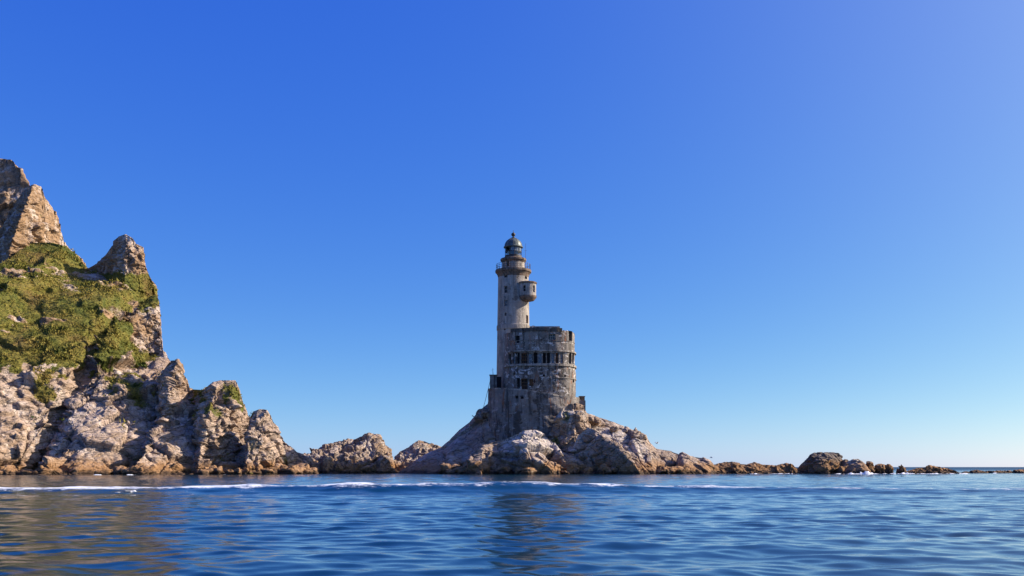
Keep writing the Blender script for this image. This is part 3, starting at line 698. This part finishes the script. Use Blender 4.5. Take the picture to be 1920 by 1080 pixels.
dm = [(1.45, zl1-.02), (1.82, zl1), (1.84, zl1+.14), (1.7, zl1+.2)]
for i in range(1, 12):
    a = math.pi/2*i/12; dm.append((1.66*math.cos(a), zl1+.2+1.62*math.sin(a)))
mb = MB(); mb.lathe(dm, 48, C0, cap=False)
for i in range(12):
    t = TWO*i/12
    for k in range(3, 13):
        a, b = dm[k], dm[k+1]
        mb.tube((LX+(a[0]+.01)*math.sin(t), LY-(a[0]+.01)*math.cos(t), a[1]), (LX+(b[0]+.01)*math.sin(t), LY-(b[0]+.01)*math.cos(t), b[1]), .025, 4)
dome = part(mb, 'dome', M['dome'], lh, True)
zd = zl1+1.82
mb = MB(); mb.lathe([(.5, zd-.12), (.52, zd+.02), (.2, zd+.1), (.14, zd+.3), (.3, zd+.42), (.4, zd+.62), (.36, zd+.85), (.14, zd+1.02), (.05, zd+1.1), (.04, zd+1.45)], 20, C0)
part(mb, 'finial', M['iron'], dome, True)
mb = MB(); ax_ = wx(985.5, 186); mb.tube((ax_, 186, zg+.1), (ax_, 186, wz(456, 186)), .035, 5, .02); mb.tube((ax_-.25, 186, wz(470, 186)), (ax_+.25, 186, wz(470, 186)), .02, 4)
part(mb, 'antenna_mast', M['railm'], gal)

# side turret bulging out of the shaft
TC = (wx(989.5, 184.6), 185.3)
def r_tur(t, z): return 1.58
zt0, zt1 = wz(553, 184), wz(530, 184)
to = [opening(TC, r_tur, 980.5, 985.5, 534.5, 546), opening(TC, r_tur, 999.5, 1003, 535, 548)]
tu = part(drum_wall(TC, r_tur, ring(60), [zt0, (zt0+zt1)/2, zt1], to, .3), 'side_turret', M['shaft'], lh)
for o in to: part(window_mesh(TC, r_tur, o, .3, 1, 2, .07, 'frame'), 'window', [M['void'], M['frame'], M['pane']], tu)
mb = MB(); mb.lathe([(.05, zt0-1.0), (.7, zt0-.98), (1.2, zt0-.85), (1.5, zt0-.5), (1.66, zt0-.25), (1.68, zt0+.02), (1.5, zt0+.05)], 60, TC, cap=False)
part(mb, 'corbel', M['cornice'], tu)
mb = MB(); mb.lathe([(1.5, zt1-.05), (1.72, zt1), (1.74, zt1+.22), (1.55, zt1+.34), (.02, zt1+.5)], 60, TC, cap=False)
part(mb, 'roof_slab', M['cornice'], tu)

# annex
C1 = (AX, AY)
def r_ann(t, z):
    s_, c_ = abs(math.sin(t)), abs(math.cos(t))
    a = 6.45+(.22 if z < wz(685, 178) else 0)+.12*max(0, min(1, (14-z)/4)); b = a*.96
    n = 2.9
    return ((s_/a)**n+(c_/b)**n)**(-1/n)+wn(t, z, .06)
def at(px, y, yb=None): return None
rngw = random.Random(3)
def top_ann(t):
    x = 960+F*(AX+r_ann(t, 26)*math.sin(t))/(AY-r_ann(t, 26)*math.cos(t))
    y = float(np.interp(x, [944, 950, 965, 985, 1000, 1049.5, 1051.5, 1062, 1066, 1072, 1078], [629, 624, 620, 616, 614.2, 613.6, 619.3, 619.6, 618.8, 619.5, 622])) if math.cos(t) > 0 else 616.0
    return wz(y, 179)+.05*math.sin(t*61)+.06*math.sin(t*147)
ow = [(954, 958.5, 664, 682, 'void'), (961, 966, 662, 681.5, 'pane'), (968, 974.5, 661.5, 681.5, 'void'), (976.5, 988, 662, 681.5, 'rust'), (990, 998, 662, 681, 'pane'), (1000.5, 1007.5, 661, 681, 'void'), (1009, 1016, 661.5, 681, 'pane'), (1017.5, 1024, 661.5, 681, 'void'), (1025.5, 1032, 661.5, 681, 'void'),
      (1034, 1040, 662, 681, 'pane'), (1042, 1048, 661.5, 681, 'rust'), (1050.5, 1056, 662, 681, 'pane'), (1067, 1071.5, 662, 682, 'void'), (1073, 1076, 662, 682, 'void'), (1029, 1042, 626, 640, 'green'),
      (966, 974.5, 629, 643, 'void'), (1066, 1072.5, 620.5, 640, 'void'),
      (969, 975, 709, 727, 'void'), (977, 989, 710, 730, 'rust'), (992, 1000, 711, 724, 'orange'), (1001, 1003, 712, 718, 'void'), (1058, 1061.5, 702.5, 707, 'void'), (1039.5, 1042.5, 711.5, 716, 'void'), (1018, 1022, 702, 706, 'void'), (1074, 1076.5, 712, 717, 'void'), (963, 966, 699, 703, 'void')]
ops = [opening(C1, r_ann, *w[:4]) for w in ow]
zb_, zt_ = wz(760, 180), wz(622, 179)
za = [zb_+i*.35 for i in range(90) if zb_+i*.8 < zt_-.2]+[zt_]
an = part(drum_wall(C1, r_ann, ring(220), za, ops, .45, top_ann), 'annex', M['annex'], lh)
for w, o in zip(ow, ops):
    st = w[4]; fm = M['rustw'] if st in ('rust', 'orange') else M['frame']
    wide = (w[1]-w[0]) > 7
    part(window_mesh(C1, r_ann, o, .45, 3 if wide else 2, 3, .09, {'rust': 'frame', 'orange': 'pane', 'green': 'pane'}.get(st, st)), 'window' if w[3] < 700 or st != 'rust' else 'door', [M['void'], fm, {'orange': M['rustw'], 'green': M['greenp']}.get(st, M['pane'])], an)
def band(y0, y1, out, x0=None, x1=None, t0=-1.35, t1=1.7, mat='trim', name='cornice', n=60, yref=178.4):
    mb = MB(); z0, z1 = wz(y1, yref), wz(y0, yref)
    vs = []; ts = [t0+(t1-t0)*i/n for i in range(n+1)]
    for t in ts:
        r = r_ann(t, (z0+z1)/2)
        for rr_, z in ((r-.1, z0), (r+out, z0), (r+out, z1), (r-.1, z1)): vs.append((AX+rr_*math.sin(t), AY-rr_*math.cos(t), z))
    fs = []
    for i in range(n):
        for k in range(4): fs.append((i*4+k, (i+1)*4+k, (i+1)*4+(k+1) % 4, i*4+(k+1) % 4))
    fs += [(0, 1, 2, 3), (n*4+3, n*4+2, n*4+1, n*4)]
    mb.add(vs, fs); return part(mb, name, M[mat], an)
band(656.2, 658.8, .28, t0=-1.0, name='cornice')
band(682.2, 685.8, .34, t0=-1.25, name='sill_ledge')
band(707.5, 708.8, .12, t0=.35, name='string_course')
band(637.5, 638.5, .08, t0=-.9, name='string_course', mat='annex')
band(614.6, 621.5, .07, t0=-.85, t1=.60, name='broken_rim', mat='dirty')
band(616.5, 619.8, .16, t0=-.3, t1=.2, name='broken_rim', mat='dirty', n=12)
mb = MB(); zr = wz(623, 179)-.3
mb.add([(AX+(r_ann(t, 26)-.02)*math.sin(t), AY-(r_ann(t, 26)-.02)*math.cos(t), zr) for t in ring(80)[:-1]], [tuple(range(80))])
part(mb, 'roof', M['annex'], an)
# parapet return wall on the roof and the left wing joining shaft and annex
mb = MB(); mb.box((wx(1005, 186), 187.3, wz(617, 186)-.1), (9.0, .35, 1.6)); mb.box((wx(1000, 186), 186.9, wz(612.5, 186)), (.5, .4, .6))
part(mb, 'parapet', M['annex'], an)
# box hut on the left of the terrace
mb = MB(); bz0, bz1 = wz(728, 182)-.1, wz(704, 182)
mb.box((wx(925, 182), 182.6, (bz0+bz1)/2), (1.25, 2.0, bz1-bz0)); mb.box((wx(925, 182), 182.6, bz1+.06), (1.45, 2.2, .14), mi=1)
hut = part(mb, 'terrace_hut', [M['found'], M['cornice']], lh)
mb = MB(); mb.box((wx(935.5, 182.2), 182.9, (bz0+bz1)/2-.05), (.9, 1.2, bz1-bz0-.3)); part(mb, 'door', M['void'], hut)  # near-black box that makes the dark side of the hut
mb = MB(); mx_ = wx(924, 182.5)
mb.tube((mx_, 182.5, bz1), (mx_, 182.5, wz(690, 182.5)), .03, 5); mb.tube((mx_-.3, 182.5, wz(694, 182.5)), (mx_+.25, 182.5, wz(693, 182.5)), .02, 4); mb.tube((mx_+.2, 182.5, bz1), (mx_+.05, 182.5, wz(697, 182.5)), .02, 4)
part(mb, 'antenna', M['railm'], hut)
mb = MB(); mb.tube((wx(919.5, 180), 180, wz(712, 180)), (wx(915, 179.5), 179.5, wz(731, 180)), .045, 5); mb.tube((wx(915, 179.5), 179.5, wz(731, 180)), (wx(905.5, 179), 179, wz(768, 179)), .045, 5)
part(mb, 'down_pipe', M['railm'], lh)
# pipe up the shaft and down the annex
mb = MB(); t = math.asin(.9); mb.tube((LX+2.95*math.sin(t), LY-2.95*math.cos(t), wz(612, 185)), (LX+2.88*math.sin(t), LY-2.88*math.cos(t), wz(563, 185)), .05, 5)
part(mb, 'conduit', M['rustw'], sh)
mb = MB(); t = -.55
mb.tube((FX+r_found(t, 8)*math.sin(t), FY_-r_found(t, 8)*math.cos(t)-.1, wz(820, 178)), (FX+r_found(t, 14)*math.sin(t), FY_-r_found(t, 14)*math.cos(t)-.1, wz(752, 178)), .07, 5)
part(mb, 'drain_pipe', M['iron'], ob)

# small block hut right of the foundation
bh = empty('stone_hut', (wx(1088, 183), 183, wz(772, 183)))
tag(bh, 'small square brown stone hut on a broken concrete footing right of the foundation', 'hut')
def hp(mb, name, mats):
    o = mb.build(name, mats, bh); o.matrix_parent_inverse = Matrix.Translation(-Vector(bh.location)); return o
mb = MB(); mb.box((wx(1091, 183), 183, wz(748.5, 183)), (.85, .9, 1.0), .2); hp(mb, 'block', M['blockm'])
mb = MB(); mb.box((wx(1091, 183), 183, wz(743.6, 183)+.02), (1.0, 1.05, .12), .2); hp(mb, 'roof_slab', M['blockm'])
mb = MB(); mb.box((wx(1087, 183), 183.1, wz(761, 183)), (1.9, 1.6, 1.9), .1); mb.box((wx(1080, 183), 183.0, wz(756, 183)), (1.6, 1.4, 1.2), .25); hp(mb, 'footing', M['found'])

# ------------------------------------------------------------------ gulls
def gull_body(mb, s=1.0):
    n = 10; ringp = [(-.30, .012, .0), (-.22, .035, .0), (-.1, .07, -.005), (.03, .085, -.005), (.13, .065, .015), (.19, .045, .035), (.235, .045, .05), (.27, .032, .048), (.29, .012, .04), (.335, .004, .03)]
    vs = []
    for x, r, z in ringp:
        for i in range(n):
            a = TWO*i/n; vs.append((x*s, r*math.cos(a)*s, (z+r*.9*math.sin(a))*s))
    fs = [(k*n+i, k*n+(i+1) % n, (k+1)*n+(i+1) % n, (k+1)*n+i) for k in range(len(ringp)-1) for i in range(n)]
    fs += [tuple(range(n)), tuple((len(ringp)-1)*n+i for i in range(n-1, -1, -1))]
    mb.add(vs, fs)
def gull(loc, rz, flying, label, s=1.0):
    o = empty('seagull', loc); o.rotation_euler = (0, 0, rz); tag(o, label, 'bird', 'gulls by the lighthouse' if flying else None)
    mb = MB(); gull_body(mb, s)
    mb.add([(-.28*s, -.02*s, 0), (-.28*s, .02*s, 0), (-.42*s, .07*s, .005), (-.42*s, -.07*s, .005), (-.28*s, 0, .02*s), (-.41*s, 0, .015*s)], [(0, 1, 2, 3), (0, 3, 5, 4), (1, 4, 5, 2), (2, 5, 3)])
    mb.build('body', M['gull'], o, True)
    for sy in (-1, 1):
        mb = MB()
        if flying: pts = [(.1, .06, .03, .16), (.13, .32, .16, .15), (.05, .62, .12, .05)]
        else: pts = [(.12, .07, .04, .12), (-.05, .10, .05, .12), (-.32, .05, .04, .04)]
        vs = []
        for x, y, z, ch in pts:
            if flying: vs += [(x*s, sy*y*s, z*s), ((x-ch)*s, sy*y*s, z*s), ((x-ch*.4)*s, sy*y*s, (z+.018)*s)]
            else: vs += [(x*s, sy*y*s, (z+ch*.35)*s), (x*s, sy*y*s, (z-ch*.35)*s), (x*s, sy*(y+.025)*s, z*s)]
        fs = []
        for k in range(2):
            for a, b in ((0, 1), (1, 2), (2, 0)): fs.append((k*3+a, k*3+b, k*3+3+b, k*3+3+a))
        fs += [(0, 1, 2), (6, 8, 7)]
        mb.add(vs, fs); mb.build('wing', M['gullg'], o)
    return o
gull((wx(1232, 150), 150, wz(831, 150)), R(200), True, 'gull flying right above the island rocks, the higher of two', 1.1)
gull((wx(1334, 165), 165, wz(858, 165)), R(170), True, 'gull flying low over the reef right of the island', 1.0)
gull((wx(239, 42), 42, .12), R(10), False, 'white gull floating on the water in front of the wake', 1.2)

# ------------------------------------------------------------------ surf: low heaps of froth thrown up where the swell meets the reef
m = NT('surf_froth'); sf = m.noise(m.pos, 4.0, 6, .75)
M['surf'] = m.out(m.mix(m.step(sf, .35, .65), (.66, .72, .78), (.86, .88, .9)), .7, m.bump(sf, .15, .8))
SV, SQ, nS = [], [], 0
for (pa, pb, Y, h) in [(1562, 1592, 172.6, .22), (1588, 1650, 170.6, .62), (1644, 1682, 175.4, .3), (1680, 1716, 175.2, .55), (1716, 1800, 175.2, .26), (1796, 1816, 176, .36), (1330, 1352, 173.2, .2), (1400, 1425, 173.3, .24), (1440, 1500, 173.4, .2), (1840, 1880, 191.4, .2), (172, 190, 149.2, .22), (236, 258, 151.2, .25), (412, 424, 157.5, .2)]:
    n = int((pb-pa)/F*Y/.09)+4; xs = np.linspace(wx(pa, Y), wx(pb, Y), n); e = np.sin(np.linspace(0, math.pi, n))**.4
    pr_ = [(-.9, 0), (-.5, .35), (-.15, .9), (.1, 1), (.5, .5), (.9, 0)]
    L = []
    for dy, hz in pr_:
        P_ = np.stack([xs, np.full(n, Y+dy), np.zeros(n)+hz*3], 1)
        hh = np.clip(.35+1.1*fbm(P_*1.1, 4, 500)+.5*fbm(P_*4, 3, 510), 0, 1.3)*h*hz*e
        L.append(np.stack([xs, Y+dy+.3*fbm(P_*2, 3, 520), hh-.06], 1))
    A_ = np.concatenate(L); k_ = (np.arange(len(pr_)-1)[:, None]*n+np.arange(n-1)[None, :]).ravel()
    SV.append(A_); SQ.append(np.stack([k_, k_+1, k_+n+1, k_+n], 1)+nS); nS += len(A_)
tag(mesh_np('surf', np.concatenate(SV), np.concatenate(SQ), M['surf'], smoothf=True), 'white surf splashing at the foot of the rocks', 'surf', kind='stuff')

# ------------------------------------------------------------------ sea
rows = [2.0]
while rows[-1] < 150: rows.append(rows[-1]+max(.04, .0038*rows[-1]))
while rows[-1] < 420: rows.append(rows[-1]*1.009)
while rows[-1] < 60000: rows.append(rows[-1]*1.12)
rows = np.array(rows); nr = len(rows); ncl = 900
tt = np.linspace(-1, 1, ncl); tt = .52*tt+.68*tt**3
Yg = np.repeat(rows, ncl); Xg = (np.tile(tt, nr))*(Yg+12)*1.05
rs2 = np.random.RandomState(12)
Zg = np.zeros(len(Yg)); XX = Xg.copy(); YY = Yg.copy()
for k in range(170):
    lam = .34*(5.5/.34)**rs2.rand()
    th0 = R(262)+rs2.normal(0, .6)           # travelling roughly towards the viewer
    kx, ky = math.cos(th0)*2*math.pi/lam, math.sin(th0)*2*math.pi/lam
    a = .0108*lam/6.283*(.6+.8*rs2.rand())*(1.5 if lam < 2.0 else .55); p0 = rs2.rand()*7
    visr = smooth(2.2, 5.0, lam/np.maximum((rows+12)*.0032, .0038*rows))*smooth(420, 160, rows)
    nn = int(np.searchsorted(-visr, -1e-6))*ncl
    if nn < ncl: continue
    xs, ys = Xg[:nn].astype(np.float32), Yg[:nn].astype(np.float32)
    ph = (np.float32(kx)*xs+np.float32(ky)*ys+np.float32(p0)).astype(np.float32)
    env = (.65+.5*np.sin(xs/np.float32(lam*7)+k)*np.sin(ys/np.float32(lam*5)+2*k)).astype(np.float32)
    env *= np.repeat(visr[:nn//ncl], ncl).astype(np.float32)*np.float32(a)
    sn = np.sin(ph)*env*np.float32(.7)
    Zg[:nn] += env*np.cos(ph)
    XX[:nn] -= sn*math.cos(th0); YY[:nn] -= sn*math.sin(th0)
# wake of a boat: a long low swell with a line of foam on its back
P2 = np.stack([Xg, Yg, np.zeros_like(Xg)], 1)
def crest(X): return 46.5+.9*np.sin(X/9.0+.6)+.6*np.sin(X/3.7)+.15*np.sin(X/1.7+2)-.02*X
wob = fbm(P2*np.array([.3, .16, 1]), 3, 77)
s_ = Yg-crest(Xg)
hgt = .46*np.interp(Xg, [-60, -20, -11, 2, 12, 40], [.45, .55, .9, 1.0, .55, .2])*(1+.3*wob)
Zg += hgt*np.where(s_ < 0, np.exp(-(s_/1.9)**2), np.exp(-(s_/5.0)**2))*(np.abs(s_) < 20)
c2 = crest(Xg)-7.5
Zg += .08*np.exp(-((Yg-c2)/2.0)**2)*np.interp(Xg, [-30, -10, 15, 30], [.2, 1, 1, .2])
foam = np.interp(Xg, [-60, -14, -6, -2, 2, 6, 12, 22, 40], [1.0, 1.0, .95, .72, .85, .95, .85, .75, .7])*(1+.35*fbm(P2*np.array([.9, .3, 1]), 3, 78))*np.exp(-((s_+.45)/(.66+.45*smooth(-8, -14, Xg)+.3*smooth(0, 4, Xg)*smooth(14, 9, Xg)+1.0*wob))**2)
c3 = crest(Xg)+9+2*np.sin(Xg/12)
foam = np.maximum(foam, .62*np.interp(Xg, [-60, -18, -12, 14, 20, 60], [.2, .5, 1, .9, 1, .5])*np.exp(-((Yg-c3)/2.2)**2))
for px, Y, rx, ry, a in [(1604, 170.8, 4.5, 1.3, 1.0), (1632, 173.5, 3, 1.6, 1.1), (1660, 175.6, 5, 1.4, .8), (1695, 175.6, 3.5, 1.6, 1.1), (1560, 173.2, 5, 1, .7), (1760, 175.3, 9, 1.2, .85), (1806, 176.5, 4, 1.2, .9), (1450, 173.6, 7, 1, .7), (1395, 173.5, 5, 1, .7), (1340, 173.5, 4, 1, .6), (1850, 191.5, 9, 1, .7), (1100, 164.5, 6, .9, .6), (940, 162, 6, .9, .55), (250, 151.5, 5, 1, .6), (180, 149.5, 4, .8, .6), (1720, 175.4, 3, 1.2, .9)]:
    foam = np.maximum(foam, a*np.exp(-((Xg-wx(px, Y))/rx)**2-((Yg-Y)/ry)**2))
gpx = 960+Xg*F/np.maximum(Yg, 5)
ft = np.interp(gpx, [-300, 20, 112, 128, 285, 298, 420, 500, 580, 740, 850, 905, 960, 1075, 1190, 1330, 1510, 1800], [151, 161, 162, 148.5, 157, 150.5, 159, 163, 171.5, 174.5, 170, 163.5, 163, 165.5, 167, 174, 175, 176.5])
foam = np.maximum(foam, (.42+.4*wob)*np.exp(-((Yg-ft+.9)/.9)**2)*(gpx < 1810))
i = (np.arange(nr-1)[:, None]*ncl+np.arange(ncl-1)[None, :]).ravel()
Q = np.stack([i, i+1, i+ncl+1, i+ncl], 1)
V = np.stack([XX, YY, Zg], 1)
m = NT('sea_water'); p = m.pos
fn1 = m.noise(m.scale(p, .55, .8, 1), 3.4, 7, .8, .4); fn2 = m.noise(m.scale(p, .25, .6, 1), .8, 4, .6)
fm_ = m.math('ADD', m.attr('foam'), m.math('MULTIPLY', m.math('SUBTRACT', fn1, .56), 2.8))
fm_ = m.math('ADD', fm_, m.math('MULTIPLY', m.math('SUBTRACT', fn2, .5), 1.1))
fmask = m.math('MULTIPLY', m.step(fm_, .3, 1.05), m.step(m.attr('foam'), .02, .12))
c = m.mix(m.step(m.noise(p, .03, 3, .5), .3, .7), (.001, .020, .038), (.001, .030, .052))
c = m.mix(fmask, c, (.82, .85, .88))
dist = m.n('ShaderNodeVectorMath', {0: p}, operation='LENGTH').outputs['Value']
rough = m.math('ADD', m.math('MULTIPLY', fmask, .6), m.math('MULTIPLY_ADD', m.step(dist, 60.0, 700.0), .38, .015))
r1 = m.noise(m.scale(p, .6, 1.35, 1, rot=(0, 0, .12)), 5.0, 5, .62, .25)
r2 = m.noise(m.scale(p, .45, 1.3, 1, rot=(0, 0, -.12)), .9, 4, .6, .2)
r3 = m.noise(m.scale(p, .6, 1.2, 1), .16, 4, .6, .2)
b = m.bump(r1, m.math('MULTIPLY_ADD', m.step(dist, 10.0, 120.0), .02, .0035), 1.0)
b = m.bump(r2, m.math('MULTIPLY_ADD', m.step(dist, 40.0, 200.0), .12, .004), 1.0, b)
b = m.bump(r3, m.math('MULTIPLY', m.step(dist, 60.0, 500.0), 1.6), 1.0, b)
m.out(c, rough, b, IOR=1.333)
sea = mesh_np('sea', V, Q, m.m, attrs={'foam': foam}, smoothf=True); tag(sea, kind='structure')
